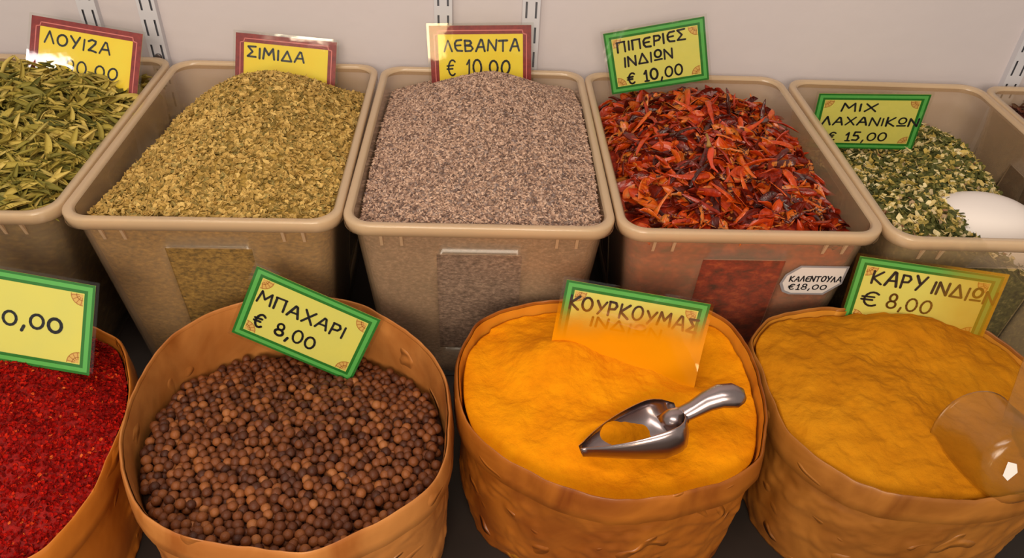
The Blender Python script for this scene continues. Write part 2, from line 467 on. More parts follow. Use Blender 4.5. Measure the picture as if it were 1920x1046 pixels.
def merge(shape_list, pos, R, scl, pick):
    """many small pieces as arrays; shape_list: [(V,F)]"""
    V, F, T = [], [], []; off = 0
    tints = rng.uniform(0, 1, len(pos))
    for i in range(len(pos)):
        sv, sf = shape_list[pick[i]]
        V.append((sv*scl[i]) @ R[i].T + pos[i]); F += [tuple(k+off for k in f) for f in sf]; T += [tints[i]]*len(sv); off += len(sv)
    return np.concatenate(V), F, np.array(T)
def octa(l=1, w=.5, h=.5):
    return np.array([(-l, 0, 0), (0, -w, 0), (0, 0, -h), (0, w, 0), (0, 0, h), (l, 0, 0)]), [(0,1,4),(0,4,3),(0,3,2),(0,2,1),(5,4,1),(5,3,4),(5,2,3),(5,1,2)]
def flake(seed, curl=.3, n=5, aspect=.5):
    """irregular thin bent flake with a little thickness"""
    r = random.Random(seed); top = []; 
    m = 7
    for i in range(m):
        a = 2*math.pi*i/m; q = r.uniform(.6, 1.1)
        x, y = math.cos(a)*q, math.sin(a)*q*aspect
        top.append((x, y, curl*(x*x) + r.uniform(-.08, .08)))
    th = .09
    V = [(0, 0, -.05)] + top + [(0, 0, -.05-th)] + [(x, y, z-th) for x, y, z in top]
    F = [(0, 1+i, 1+(i+1) % m) for i in range(m)] + [(m+1, m+2+(i+1) % m, m+2+i) for i in range(m)] + [(1+i, m+2+i, m+2+(i+1) % m, 1+(i+1) % m) for i in range(m)]
    return np.array(V), F
def curled_leaf(seed, roll=2.2, bend=.5, nl=9, nw=6, width=.42):
    """a dried leaf rolled about its long axis, pointed at both ends"""
    r = random.Random(seed); V = []; tw = r.uniform(-.8, .8); b = bend*r.uniform(-1, 1)
    for i in range(nl):
        t = i/(nl-1)*2-1; w = width*(1-abs(t)**2.2)**.8 + .015
        for j in range(nw):
            a = (j/(nw-1)-.5)*roll*r.uniform(.95, 1.05) + tw*t
            rad = w/max(roll*.5, .3)*.75
            V.append((t, rad*math.sin(a) + b*.35*t*t, rad*(1-math.cos(a)) + b*.25*math.sin(2*t) + r.uniform(-.015, .015)))
    V = np.array(V); k = len(V); F = []
    for i in range(nl-1):
        for j in range(nw-1):
            q = (i*nw+j, (i+1)*nw+j, (i+1)*nw+j+1, i*nw+j+1); F.append(q); F.append(tuple(k+x for x in q[::-1]))
    nrm = np.array([0, 0, -.03]); V2 = V + nrm
    for i in range(nl-1):
        for j in (0, nw-1): F.append((i*nw+j, k+i*nw+j, k+(i+1)*nw+j, (i+1)*nw+j))
    return np.concatenate([V, V2]), F
def sample_uv(H, n, mar=.004):
    u = rng.uniform(-H.hx, H.hx, n); v = rng.uniform(-H.hy, H.hy, n); z = H.h(u, v)
    k = H.inside(u, v, z, mar); return u[k], v[k], z[k]
def stuff_heap(name, H, shapes, n, size, tilt, mats, label, cat, mar=.004, lift=.3, jitter=.25, anis=None):
    SV, SF = H.solid()
    u, v, z = sample_uv(H, n, mar); m = len(u)
    nr = normals_of(H.h, u, v); R = rand_rot(m, tilt, nr)
    s = size*rng.uniform(1-jitter, 1+jitter, m)
    pos = H.wp(u, v, z) + nr*(s*lift)[:, None]
    V, F, T = merge(shapes, pos, R, s, rng.integers(0, len(shapes), m))
    b = len(SV)
    V = np.concatenate([np.array(SV), V]); F = list(SF) + [tuple(i+b for i in f) for f in F]
    T = np.concatenate([np.full(b, .5), T]); mi = [0]*len(SF) + [1]*(len(F)-len(SF))
    o = mk(name, V, F, mats, midx=mi, tint=T, smooth=False)
    return tag(o, label, cat, kind='stuff')

# --- bin 2: yellow-green flakes
g2 = [[-.022,-.012,-.010,-.012,-.020],[-.032,-.002,.010,.002,-.020],[-.042,.000,.022,.012,-.020],[-.055,.000,.030,.016,-.020],[-.062,-.036,-.016,-.030,-.045]]
M['flake_base'] = speckle_mat('flake_mass', [(.3, s2l(70,60,24)), (.5, s2l(150,118,52)), (.7, s2l(196,160,80))], 150, (1,1,1.8))
M['flake'] = tint_mat('yellow_green_flake', [(0, s2l(116,98,48)), (.25, s2l(162,130,66)), (.6, s2l(190,154,84)), (.9, s2l(210,176,104)), (1, s2l(128,114,62))], .7, .2)
H2 = BinHeap(2, g2, .005, 26)
stuff_heap('herb_flakes', H2, [flake(i, .25, aspect=.55) for i in range(8)], 9000, .0046, .45, [M['flake_base'], M['flake']], 'heap of yellow-green dried herb flakes below the simida card', 'dried herb')
# --- bin 3: lavender
g3 = [[-.024,-.012,-.010,-.010,-.014],[-.020,.008,.018,.012,-.006],[-.020,.016,.034,.022,-.004],[-.024,.014,.038,.024,-.006],[-.032,-.018,-.004,-.012,-.026]]
M['lav_base'] = speckle_mat('lavender_mass', [(.3, s2l(78,66,62)), (.5, s2l(140,118,108)), (.72, s2l(196,170,154))], 190, (1,1,1.8))
M['lav'] = tint_mat('lavender_grain', [(0, s2l(96,74,66)), (.3, s2l(148,118,102)), (.6, s2l(184,150,128)), (.85, s2l(206,174,152)), (1, s2l(124,108,106))], .75, .2)
H3 = BinHeap(3, g3, .004, 22)
stuff_heap('lavender_grains', H3, [octa(1, .42, .4), octa(1, .36, .5), octa(.8, .45, .45)], 26000, .0031, .5, [M['lav_base'], M['lav']], 'mound of greyish mauve dried lavender grains in front of the levanta card', 'dried lavender', mar=.002)
# --- bin 5: chopped vegetables
g5 = [[-.020,-.030,-.050,-.085,-.115],[-.020,-.022,-.034,-.066,-.110],[-.040,-.044,-.036,-.048,-.095],[-.082,-.078,-.064,-.040,-.080],[-.090,-.085,-.070,-.062,-.090]]
M['veg_base'] = speckle_mat('vegetable_mass', [(.3, s2l(40,42,18)), (.55, s2l(92,92,44)), (.75, s2l(170,156,96))], 150)
M['veg'] = tint_mat('chopped_vegetable', [(0, s2l(54,58,24)), (.35, s2l(92,92,42)), (.52, s2l(126,116,56)), (.66, s2l(184,156,76)), (.82, s2l(208,186,126)), (.94, s2l(222,206,160)), (1, s2l(120,66,40))], .65, .25)
H5 = BinHeap(5, g5, .006, 30)
stuff_heap('vegetable_mix', H5, [flake(30+i, .45, aspect=.6) for i in range(6)] + [octa(.9, .6, .5), octa(.7, .6, .6), octa(.8, .7, .5), octa(1.9, .2, .2)], 3800, .0066, .6, [M['veg_base'], M['veg']], 'heap of chopped dried green and cream vegetables below the mix card', 'dried vegetables', mar=.011)
# --- bin 6: dark dried flowers
g6 = [[-.03]*5, [-.02]*5, [-.012]*5, [-.012]*5, [-.025]*5]
M['dark_base'] = speckle_mat('dark_flower_mass', [(.35, s2l(36,20,18)), (.6, s2l(84,44,32))], 120)
M['dark'] = tint_mat('dark_dried_flower', [(0, s2l(40,20,20)), (.5, s2l(86,38,30)), (.85, s2l(110,60,40)), (1, s2l(60,58,34))], .6, .3)
H6 = BinHeap(6, g6, .008, 24)
stuff_heap('dried_flowers', H6, [curled_leaf(70+i, 2.6, .8, 7, 5) for i in range(5)], 900, .011, .6, [M['dark_base'], M['dark']], 'dark reddish brown dried flowers in the bin cut off at the right edge', 'dried flowers')

def scatter_things(H, meshes, spots, names, label, cat, group, mats_of=None):
    """single pieces as objects of their own that share mesh data"""
    protos = []
    for i, (pos, R, s, pk) in enumerate(spots):
        me = meshes[pk]
        o = bpy.data.objects.new(names, me); COL.objects.link(o)
        Mx = Matrix.Identity(4)
        for a in range(3):
            for b in range(3): Mx[a][b] = R[a, b]*s
            Mx[a][3] = pos[a] + (Z0 if a == 2 else 0)
        o.matrix_world = Mx
        tag(o, label, cat, group)
def mesh_only(name, V, F, mats, smooth=True):
    me = bpy.data.meshes.new(name); me.from_pydata(np.asarray(V).tolist(), [], [list(map(int, f)) for f in F])
    for m in (mats if isinstance(mats, list) else [mats]): me.materials.append(m)
    if smooth: me.polygons.foreach_set('use_smooth', np.ones(len(me.polygons), bool))
    return me
def cam_depth(p): return (p - CAM_POS) @ CD
def px_of(p):
    q = p - CAM_POS; z = q @ CD
    return np.stack([960 + F_PX*(q @ CX)/z, 523 - F_PX*(q @ CU)/z], -1)

# --- bin 1: curled leaves
g1 = [[-.010,-.008,-.008,-.010,-.018],[.000,.012,.014,.006,-.012],[.000,.016,.022,.014,-.012],[-.006,.010,.018,.008,-.020],[-.028,-.020,-.018,-.030,-.046]]
leaf_stops = [(0, s2l(84,82,32)), (.25, s2l(136,124,50)), (.65, s2l(178,156,72)), (.92, s2l(202,178,98)), (1, s2l(112,112,56))]
M['leaf_base'] = speckle_mat('leaf_mass', [(.32, s2l(38,36,14)), (.55, s2l(96,86,36)), (.72, s2l(150,128,62))], 70, (1,1,2.2))
M['leaf'] = tint_mat('dried_leaf_fill', leaf_stops, .65, .25)
M['leaf1'] = tint_mat('dried_leaf', leaf_stops, .65, .25, 'random')
H1 = BinHeap(1, g1, .006, 20)
leaf_shapes = [curled_leaf(100+i, random.Random(i).uniform(2.0, 4.6), 1.1, width=.30) for i in range(10)]
stuff_heap('leaf_fill', H1, leaf_shapes, 1300, .018, .35, [M['leaf_base'], M['leaf']], 'mass of curled green dried leaves packed in the bin below the louiza card', 'dried leaves', lift=.1)
u, v, z = sample_uv(H1, 1400, .012)
P = H1.wp(u, v, z); px = px_of(P); k = (px[:, 0] > -20) & (px[:, 1] > 30)
u, v, z, P = u[k][:300], v[k][:300], z[k][:300], P[k][:300]
nr = normals_of(H1.h, u, v); R = rand_rot(len(u), .35, nr)
leaf_me = [mesh_only('dried_leaf', V, F, M['leaf1']) for V, F in leaf_shapes]
scatter_things(H1, leaf_me, [(P[i] + nr[i]*.006, R[i], rng.uniform(.016, .027), int(rng.integers(0, 10))) for i in range(len(u))], 'dried_leaf',
               'curled green dried leaf on top of the leaf heap below the louiza card', 'dried leaf', 'curled leaves on the heap')

# --- bin 4: dried chillies
g4 = [[-.026,-.020,-.016,-.020,-.036],[-.034,-.010,-.004,-.008,-.038],[-.036,-.002,.006,.000,-.034],[-.040,-.006,.006,-.002,-.036],[-.050,-.036,-.028,-.036,-.052]]
ch_stops = [(0, s2l(54,14,8)), (.2, s2l(98,22,8)), (.42, s2l(154,38,8)), (.68, s2l(186,62,10)), (.88, s2l(204,96,22)), (.96, s2l(184,112,48)), (1, s2l(72,22,12))]
M['chilli_base'] = speckle_mat('chilli_mass', [(.3, s2l(70,12,6)), (.52, s2l(150,36,14)), (.7, s2l(196,84,36))], 60, (1,1,1.6), .5)
M['chilli_fill'] = tint_mat('chilli_piece', ch_stops, .3, .45, fine=.6, bump_scale=120)
M['chilli1'] = tint_mat('dried_chilli_skin', ch_stops, .26, .5, 'random', bump=.8, bump_scale=5, fine=.6)
M['stem'] = principled('chilli_stem', s2l(150,110,50), .7)
def chilli(seed, L=1.0, rad=.17, broken=False):
    r = random.Random(seed); n = 12; path = []; rr = []
    bend = r.uniform(.1, .5)*r.choice((-1, 1)); dip = r.uniform(-.25, .25)
    for i in range(n):
        t = i/(n-1); x = (t*2-1)*L
        path.append((x, bend*(t*2-1)**2*.7, dip*math.sin(t*3)))
        q = rad*(1-t)**.45*(min(1, (t+.03)*9))**.5 if not broken else rad*(.75+.25*math.sin(t*5+seed))
        rr.append(max(q, .012))
    V, F = tube(path, rr, 10, r.uniform(.35, .6))
    V = np.array(V)
    for i in range(len(V)):
        V[i] += np.array([0, 1, 1])*.05*mnoise.noise(Vector(V[i]*4 + seed))
    return V, F
pods = [chilli(200+i) for i in range(8)]
shards = [curled_leaf(240+i, random.Random(i).uniform(1.3, 3.0), .8, 8, 6, .62) for i in range(8)]
H4 = BinHeap(4, g4, .007, 24)
stuff_heap('chilli_fill', H4, shards + pods[:4], 900, .018, .45, [M['chilli_base'], M['chilli_fill']], 'packed red dried chilli pieces filling the bin below the pepper card', 'dried chillies', mar=.010, lift=.1)
chilli_me = [mesh_only('dried_chilli', V, F, M['chilli1']) for V, F in pods + shards]
u, v, z = sample_uv(H4, 900, .018); k = v < .165; u, v, z = u[k][:299], v[k][:299], z[k][:299]
P = H4.wp(u, v, z); nr = normals_of(H4.h, u, v); R = rand_rot(len(u), .5, nr)
spots = []
for i in range(len(u)):
    pk = int(rng.integers(0, 16)); s = rng.uniform(.024, .034) if pk < 8 else rng.uniform(.013, .024)
    if abs(u[i]) > .095 or abs(v[i]) > .155: s = min(s, .018)
    if v[i] > .10: s *= .75
    spots.append((P[i] + nr[i]*rng.uniform(.001, .008), R[i], s, pk))
scatter_things(H4, chilli_me, spots, 'dried_chilli', 'shiny red dried chilli piece in the plastic bin below the pepper card', 'chilli', 'dried chillies on the heap')
# the one whole pod lying straight on top
t = thing('dried_chilli', (.268, .80, .012), 'straight whole orange-red chilli pod pointing forward on top of the chilli heap', 'chilli')
V, F = chilli(333, 1.0, .20); V = V*np.array([.030, .020, .026])
a = math.radians(-96); Rz = np.array([[math.cos(a), -math.sin(a), 0], [math.sin(a), math.cos(a), 0], [0, 0, 1]])
V = V @ Rz.T + np.array([.268, .80, .027]); 
M['pod'] = principled('bright_chilli_skin', s2l(206,62,18), .25, .5, bump=.3, bump_scale=90)
mk('pod', V, F, M['pod'], t)
V, F = tube([(.271, .829, .028), (.272, .838, .031), (.270, .846, .036)], [.0035, .0016, .0016], 8); mk('stem', V, F, M['stem'], t)

# ------------------------------------------------------------------ paper sacks
def paper(name, c1, c2, rough=.36):
    m, nt, out = new_mat(name)
    b = N(nt, 'ShaderNodeBsdfPrincipled'); b.inputs['Roughness'].default_value = rough; b.inputs['Specular IOR Level'].default_value = .4
    tc = N(nt, 'ShaderNodeTexCoord')
    n = N(nt, 'ShaderNodeTexNoise', i_Scale=11.0, i_Detail=6.0, i_Distortion=1.2); nt.links.new(tc.outputs['Object'], n.inputs['Vector'])
    r = ramp(nt, [(.3, c1), (.7, c2)]); nt.links.new(n.outputs['Fac'], r.inputs['Fac']); mp = N(nt, 'ShaderNodeMapping'); mp.inputs['Scale'].default_value = (1, 1, 1.5)
    nd = N(nt, 'ShaderNodeTexNoise', i_Scale=14.0, i_Detail=3.0); nt.links.new(tc.outputs['Object'], nd.inputs['Vector'])
    nt.links.new(tc.outputs['Object'], mp.inputs['Vector'])
    vo = N(nt, 'ShaderNodeTexNoise', i_Scale=24.0, i_Detail=3.0, i_Roughness=.5, i_Distortion=.8); vo.noise_type = 'RIDGED_MULTIFRACTAL'
    nt.links.new(mp.outputs[0], vo.inputs['Vector'])
    mr = N(nt, 'ShaderNodeMapRange'); mr.inputs['From Min'].default_value = .25; mr.inputs['From Max'].default_value = .9; nt.links.new(vo.outputs['Fac'], mr.inputs['Value'])
    wr = N(nt, 'ShaderNodeMapRange'); wr.inputs['From Min'].default_value = .55; wr.inputs['From Max'].default_value = .95; wr.inputs['To Max'].default_value = .45
    nt.links.new(mr.outputs[0], wr.inputs['Value'])
    wm = N(nt, 'ShaderNodeMixRGB'); wm.inputs[2].default_value = c4(tuple(min(1, q*1.5+.03) for q in c2))
    nt.links.new(wr.outputs[0], wm.inputs[0]); nt.links.new(r.outputs['Color'], wm.inputs[1]); nt.links.new(wm.outputs[0], b.inputs['Base Color'])
    bp = N(nt, 'ShaderNodeBump', i_Strength=1.0, i_Distance=.010); nt.links.new(mr.outputs[0], bp.inputs['Height'])
    bp2 = N(nt, 'ShaderNodeBump', i_Strength=.5, i_Distance=.006); nt.links.new(nd.outputs['Fac'], bp2.inputs['Height']); nt.links.new(bp.outputs['Normal'], bp2.inputs['Normal'])
    nt.links.new(bp2.outputs['Normal'], b.inputs['Normal']); nt.links.new(b.outputs[0], out.inputs[0])
    return m
M['kraft'] = paper('kraft_paper', s2l(158,90,36), s2l(196,130,68))
M['kraft_orange'] = paper('kraft_paper_turmeric_dusted', s2l(120,58,12), s2l(174,102,32))
M['kraft_ochre'] = paper('kraft_paper_curry_dusted', s2l(124,70,20), s2l(172,110,44))
M['kraft_shiny'] = paper('waxed_kraft_paper', s2l(176,96,26), s2l(196,118,42), .25)
M['lining_turmeric'] = paper('paper_lining_turmeric', s2l(200,126,26), s2l(216,142,30), .6)
M['lining_curry'] = paper('paper_lining_curry', s2l(190,124,28), s2l(204,138,40), .6)
NTH = 300
SACK = {
 1: ((-.520, .497), -.120, [(0, .172), (20, .172), (34, .176), (47, .182), (59, .178), (90, .175), (130, .175), (180, .175), (230, .175), (270, .180), (300, .190), (322, .200), (337, .186), (350, .175)]),
 2: ((-.187, .520), -.095, [(4, .156), (22, .154), (42, .151), (59, .152), (72, .157), (96, .165), (120, .172), (132, .173), (146, .169), (160, .161), (173, .154), (189, .150), (207, .152), (221, .155), (234, .159), (246, .159), (257, .157), (271, .158), (286, .171), (292, .170), (304, .168), (317, .172), (326, .175), (337, .170), (349, .161)]),
 3: ((.137, .555), -.095, [(0, .153), (16, .161), (32, .170), (44, .168), (60, .146), (85, .128), (111, .136), (136, .158), (148, .165), (161, .165), (179, .161), (200, .160), (213, .156), (231, .147), (249, .145), (263, .146), (276, .144), (294, .145), (309, .153), (323, .159), (336, .154)]),
 4: ((.440, .550), -.095, [(0, .165), (19, .163), (34, .160), (60, .138), (80, .130), (101, .128), (122, .144), (137, .156), (153, .160), (170, .146), (189, .145), (201, .153), (216, .154), (230, .151), (244, .147), (259, .139), (279, .136), (293, .140), (320, .155)])}
def radial(k):
    c, z, pts = SACK[k]
    a = np.array([p[0] for p in pts], float); r = np.array([p[1] for p in pts])
    aa = np.concatenate([a-360, a, a+360]); rr = np.tile(r, 3)
    th = np.linspace(0, 360, NTH, endpoint=False)
    q = np.interp(th, aa, rr); ker = np.array([1, 2, 3, 2, 1])/9.
    q = np.convolve(np.concatenate([q[-2:], q, q[:2]]), ker, 'valid')
    return np.radians(th), q
def sack_r(k, x, y):
    """distance to the sack wall in the direction of (x, y), and own distance"""
    c, z, _ = SACK[k]; th, r = radial(k)
    a = np.arctan2(y-c[1], x-c[0]) % (2*math.pi)
    return np.interp(a, np.append(th, 2*math.pi), np.append(r, r[0])), np.hypot(x-c[0], y-c[1])
def make_sack(k, label, m_body, m_cuff, m_lin, crumple=.0030, cuff_h=.034, inner=-.10):
    c, zr, _ = SACK[k]; th, r = radial(k)
    t = thing('paper_sack', (c[0], c[1], CZ), label, 'paper sack', 'paper sacks of spices in front of the bins')
    zrim = zr + np.array([.0035*mnoise.noise((math.cos(a)*2.2+k, math.sin(a)*2.2, k)) + .0012*mnoise.noise((math.cos(a)*9+k, math.sin(a)*9, k)) for a in th])
    def ring(off, dz, amp, absz=None, scale=1.0, deepc=0.0):
        out = []
        for i in range(NTH):
            z = (zrim[i] + dz) if absz is None else absz
            nz = (mnoise.noise((math.cos(th[i])*4.2+k*5, math.sin(th[i])*4.2, z*24)) + .6*abs(mnoise.noise((math.cos(th[i])*11+k*5, math.sin(th[i])*11, z*60))))*amp
            if deepc: nz += deepc*(mnoise.ridged_multi_fractal((math.cos(th[i])*1.6+k*5, math.sin(th[i])*1.6, z*13), .9, 2.1, 4, .9, 2.0) - .9)
            q = r[i]*scale + off + (max(nz, -.0008) if deepc else nz)
            out.append((c[0]+q*math.cos(th[i]), c[1]+q*math.sin(th[i]), z))
        return out
    # cuff: the folded-down edge of the sack
    prof = [(-.0026, -.022), (-.0022, -.008), (-.0018, -.0015), (-.0008, 0), (0, -.0008), (.0012, -.004), (.0022, -.012), (.0028, -.022), (.0036, -cuff_h+.002), (.0014, -cuff_h)]
    rings = [ring(o, d, crumple*.35) for o, d in prof]
    V, F = loft(rings); mk('cuff', V, F, m_cuff, t)
    # body
    rings = [ring(-.0012, -.012, crumple*.35)]
    for f in np.linspace(0, 1, 54):
        z = (zr - cuff_h - .001)*(1-f) + CZ*f
        rings.append(ring(-.0036, 0, crumple*min(1, f*6+.35), absz=z, scale=1.0 + .012*math.sin(f*3.1) - .03*f, deepc=.0030*min(1, f*5)))
    V, F = loft(rings, False, True); mk('body', V, F, m_body, t)
    rings = [ring(-.0028, -.004, crumple*.35)]
    for f in np.linspace(0.05, 1, 14):
        z = (zr - .004)*(1-f) + (CZ+.004)*f
        rings.append(ring(-.0042, 0, crumple*.6, absz=z, scale=1.0 - .03*f))
    V, F = loft(rings, False, True); mk('lining', V, [f[::-1] for f in F], m_lin, t)
    return t
make_sack(1, 'shiny brown paper sack of red chilli flakes, cut off at the left edge', M['kraft_shiny'], M['kraft_shiny'], M['kraft_shiny'])
make_sack(2, 'brown paper sack filled with round allspice berries', M['kraft'], M['kraft'], M['kraft'])
make_sack(3, 'brown paper sack filled with bright orange turmeric powder', M['kraft_orange'], M['kraft_orange'], M['lining_turmeric'], .0042)
make_sack(4, 'brown paper sack filled with ochre curry powder', M['kraft_ochre'], M['kraft_ochre'], M['lining_curry'], .0036)

class SackHeap:
    def __init__(s, k, hf): s.k = k; s.c, s.z, _ = SACK[k]; s.hf = hf; s.hx = s.hy = .2
    def h(s, u, v): return s.hf(np.asarray(u, float), np.asarray(v, float))
    def wp(s, u, v, z): return np.stack([np.asarray(u)+s.c[0], np.asarray(v)+s.c[1], z], -1)
    def inside(s, u, v, z, m=.004):
        rw, d = sack_r(s.k, u+s.c[0], v+s.c[1]); return d < rw*(1-.03*np.clip((s.z-z)/(s.z-CZ), 0, 1)) - .0055 - m
    def solid(s, K=40, fine=None):
        th, r = radial(s.k); rings = []
        for q in [.01] + list(np.linspace(.04, 1, K)):
            rr = (r-.0065)*q; x = rr*np.cos(th); y = rr*np.sin(th); z = s.h(x, y)
            if q == 1: rr = r*(1-.03*np.clip((s.z-z)/(s.z-CZ), 0, 1)) - .0062; x = rr*np.cos(th); y = rr*np.sin(th)
            rings.append(s.wp(x, y, z))
        ze = z
        for f in np.linspace(0, 1, 6)[1:]:
            zz = ze*(1-f) + (CZ+.01)*f; rr = r*(1-.03*np.clip((s.z-zz)/(s.z-CZ), 0, 1)) - .0062 - .010*min(1, f*3)
            rings.append(s.wp(rr*np.cos(th), rr*np.sin(th), zz))
        return loft([q_.tolist() for q_ in rings], True, True)

# --- sack 1: red chilli flakes
def h1s(u, v):
    d = np.hypot(u, v)/.17
    return -.134 + .056*np.clip(1-d**1.7, 0, 1) + .02*np.clip(v/.15, -1, 1)*np.clip(1-d, 0, 1) + .005*fbm(u, v, 22, 4., 3)
M['red_base'] = speckle_mat('chilli_flake_mass', [(.3, s2l(90,4,2)), (.55, s2l(144,10,4)), (.75, s2l(176,22,8))], 300, rough=.6)
M['red'] = tint_mat('chilli_flake', [(0, s2l(84,3,2)), (.4, s2l(132,6,2)), (.8, s2l(164,12,4)), (.97, s2l(186,36,10)), (1, s2l(206,100,40))], .75, .1)
HS1 = SackHeap(1, h1s)
stuff_heap('chilli_flakes', HS1, [flake(400+i, .3, aspect=.7) for i in range(6)], 30000, .0021, .6, [M['red_base'], M['red']], 'mound of bright red chilli flakes in the shiny paper sack', 'chilli flakes', mar=.001)

# --- sack 2: allspice berries
def h2s(u, v):
    return -.136 - .27*np.maximum(v, 0)**1.0 - .09*np.minimum(v, 0) + .006*np.clip(1-(np.hypot(u, v)/.15)**2, 0, 1) + .004*vnoise(u, v, 16, 9.)
HS2 = SackHeap(2, h2s)
berry_stops = [(0, s2l(66,30,14)), (.3, s2l(92,46,20)), (.75, s2l(116,62,28)), (.95, s2l(140,80,38)), (1, s2l(154,94,50))]
M['berry_base'] = speckle_mat('berry_mass', [(.3, s2l(30,16,9)), (.7, s2l(58,32,18))], 120)
M['berry'] = tint_mat('berry_fill', berry_stops, .55, .35, bump=.3, bump_scale=500)
M['berry1'] = tint_mat('allspice_skin', berry_stops, .55, .35, 'random', bump=.3, bump_scale=3)
def ico(sub=2):
    import bmesh
    bm = bmesh.new(); bmesh.ops.create_icosphere(bm, subdivisions=sub, radius=1); 
    V = np.array([v.co[:] for v in bm.verts]); F = [tuple(v.index for v in f.verts) for f in bm.faces]; bm.free()
    return V, F
BV, BF = ico(2)
nub = np.array([0, 0, 1.]); 
BV2 = BV.copy(); w_ = np.clip(BV @ nub - .93, 0, 1); BV2 *= (1 + .9*w_)[:, None]       # the small crown of the berry
pts = []
for layer in range(3):
    sp = .0094; nr_ = int(.4/sp)
    for i in range(nr_):
        for j in range(nr_):
            x = -.2 + i*sp + (j % 2)*sp/2 + rng.normal(0, .0014) + layer*.003; y = -.2 + j*sp*.866 + rng.normal(0, .0014) + layer*.003
            pts.append((x, y, -layer*.0065 + rng.normal(0, .0015)))
pts = np.array(pts); zz = HS2.h(pts[:, 0], pts[:, 1]) + pts[:, 2]
k = HS2.inside(pts[:, 0], pts[:, 1], zz, .0045); pts = pts[k]; zz = zz[k]
P = HS2.wp(pts[:, 0], pts[:, 1], zz); top = pts[:, 2] > -.0045
dep = cam_depth(P); pxb = px_of(P)
cand = np.where(top & (pxb[:, 1] < 1015))[0]; cand = cand[np.argsort(dep[cand])]
single = set(cand[:300].tolist())
SV, SF = HS2.solid(); SV = np.array(SV); SV[:, 2] -= .008
rest = [i for i in range(len(P)) if i not in single]
n_ = len(rest); Rr = rand_rot(n_, 3.0, np.tile([0, 0, 1.], (n_, 1)))
V, F, T = merge([(BV2, BF)], P[rest], Rr, rng.uniform(.0044, .0054, n_), np.zeros(n_, int))
b = len(SV); 
o = mk('allspice_fill', np.concatenate([SV, V]), list(SF)+[tuple(i+b for i in f) for f in F], [M['berry_base'], M['berry']], midx=[0]*len(SF)+[1]*len(F), tint=np.concatenate([np.full(b, .5), T]))
tag(o, 'mass of round brown allspice berries filling the paper sack', 'allspice', kind='stuff')
berry_me = [mesh_only('allspice_berry', BV2*np.array(q), BF, M['berry1']) for q in ((1, 1, 1), (1.04, .97, .95), (.96, 1, 1.05))]
idx = sorted(single); Rr = rand_rot(len(idx), 3.0, np.tile([0, 0, 1.], (len(idx), 1)))
scatter_things(HS2, berry_me, [(P[i], Rr[q], rng.uniform(.0045, .0054), q % 3) for q, i in enumerate(idx)], 'allspice_berry',
               'small round brown allspice berry on the surface in the paper sack', 'berry', 'allspice berries in the sack')

# --- sacks 3 and 4: powders
def powder_mat(name, c1, c2, c3):
    m, nt, out = new_mat(name)
    b = N(nt, 'ShaderNodeBsdfPrincipled'); b.inputs['Roughness'].default_value = .95; b.inputs['Specular IOR Level'].default_value = .1
    tc = N(nt, 'ShaderNodeTexCoord')
    n = N(nt, 'ShaderNodeTexNoise', i_Scale=16.0, i_Detail=9.0, i_Roughness=.65); nt.links.new(tc.outputs['Object'], n.inputs['Vector'])
    r = ramp(nt, [(.3, c1), (.52, c2), (.75, c3)]); nt.links.new(n.outputs['Fac'], r.inputs['Fac']); nt.links.new(r.outputs['Color'], b.inputs['Base Color'])
    n2 = N(nt, 'ShaderNodeTexNoise', i_Scale=170.0, i_Detail=6.0, i_Roughness=.6); nt.links.new(tc.outputs['Object'], n2.inputs['Vector'])
    bp = N(nt, 'ShaderNodeBump', i_Strength=.55, i_Distance=.003); nt.links.new(n2.outputs['Fac'], bp.inputs['Height']); nt.links.new(bp.outputs['Normal'], b.inputs['Normal'])
    nt.links.new(b.outputs[0], out.inputs[0])
    return m
def h3s(u, v):
    rw, d = sack_r(3, u+.137, v+.555); q = d/rw
    z = -.111 + .008*np.clip(1-q**2, 0, 1) + .0042*fbm(u, v, 15, 3.) + .0016*fbm(u, v, 60, 5., 3)
    # hollow where the scoop was pushed in, ridge beside it
    z += -.014*np.exp(-(((u-.095)/.04)**2 + ((v-.035)/.03)**2))
    z += .020*np.exp(-(((u+.055)/.045)**2 + ((v-.035)/.030)**2))
    z += .017*np.exp(-(((u+.018)/.034)**2 + ((v+.066)/.022)**2))
    z += -.006*np.exp(-(((u-.005)/.06)**2 + ((v+.105)/.02)**2))
    z += .004*np.exp(-(((u+.07)/.05)**2 + ((v-.06)/.04)**2))
    z += -.005*np.exp(-(((u+.125)/.016)**2))*(np.abs(v) < .09)
    return z
M['turmeric'] = powder_mat('turmeric_powder', s2l(208,120,3), s2l(224,138,5), s2l(234,152,8))
HS3 = SackHeap(3, h3s)
V, F = HS3.solid(90); o = mk('turmeric_powder', V, F, M['turmeric']); tag(o, 'bright orange turmeric powder filling the paper sack around the metal scoop', 'turmeric powder', kind='stuff')
def h4s(u, v):
    rw, d = sack_r(4, u+.44, v+.55); q = d/rw
    z = -.106 + .022*np.clip(1-q**2, 0, 1) + .0060*fbm(u, v, 12, 13.) + .0024*fbm(u, v, 55, 15., 3)
    z += .014*np.exp(-(((u-.04)/.07)**2 + ((v-.085)/.035)**2))
    z += -.010*np.exp(-(((u-.05)/.05)**2 + ((v+.03)/.05)**2))
    return z
M['curry'] = powder_mat('curry_powder', s2l(166,100,8), s2l(184,116,12), s2l(200,132,20))
HS4 = SackHeap(4, h4s)
V, F = HS4.solid(90); o = mk('curry_powder', V, F, M['curry']); tag(o, 'ochre yellow curry powder filling the paper sack around the plastic scoop', 'curry powder', kind='stuff')

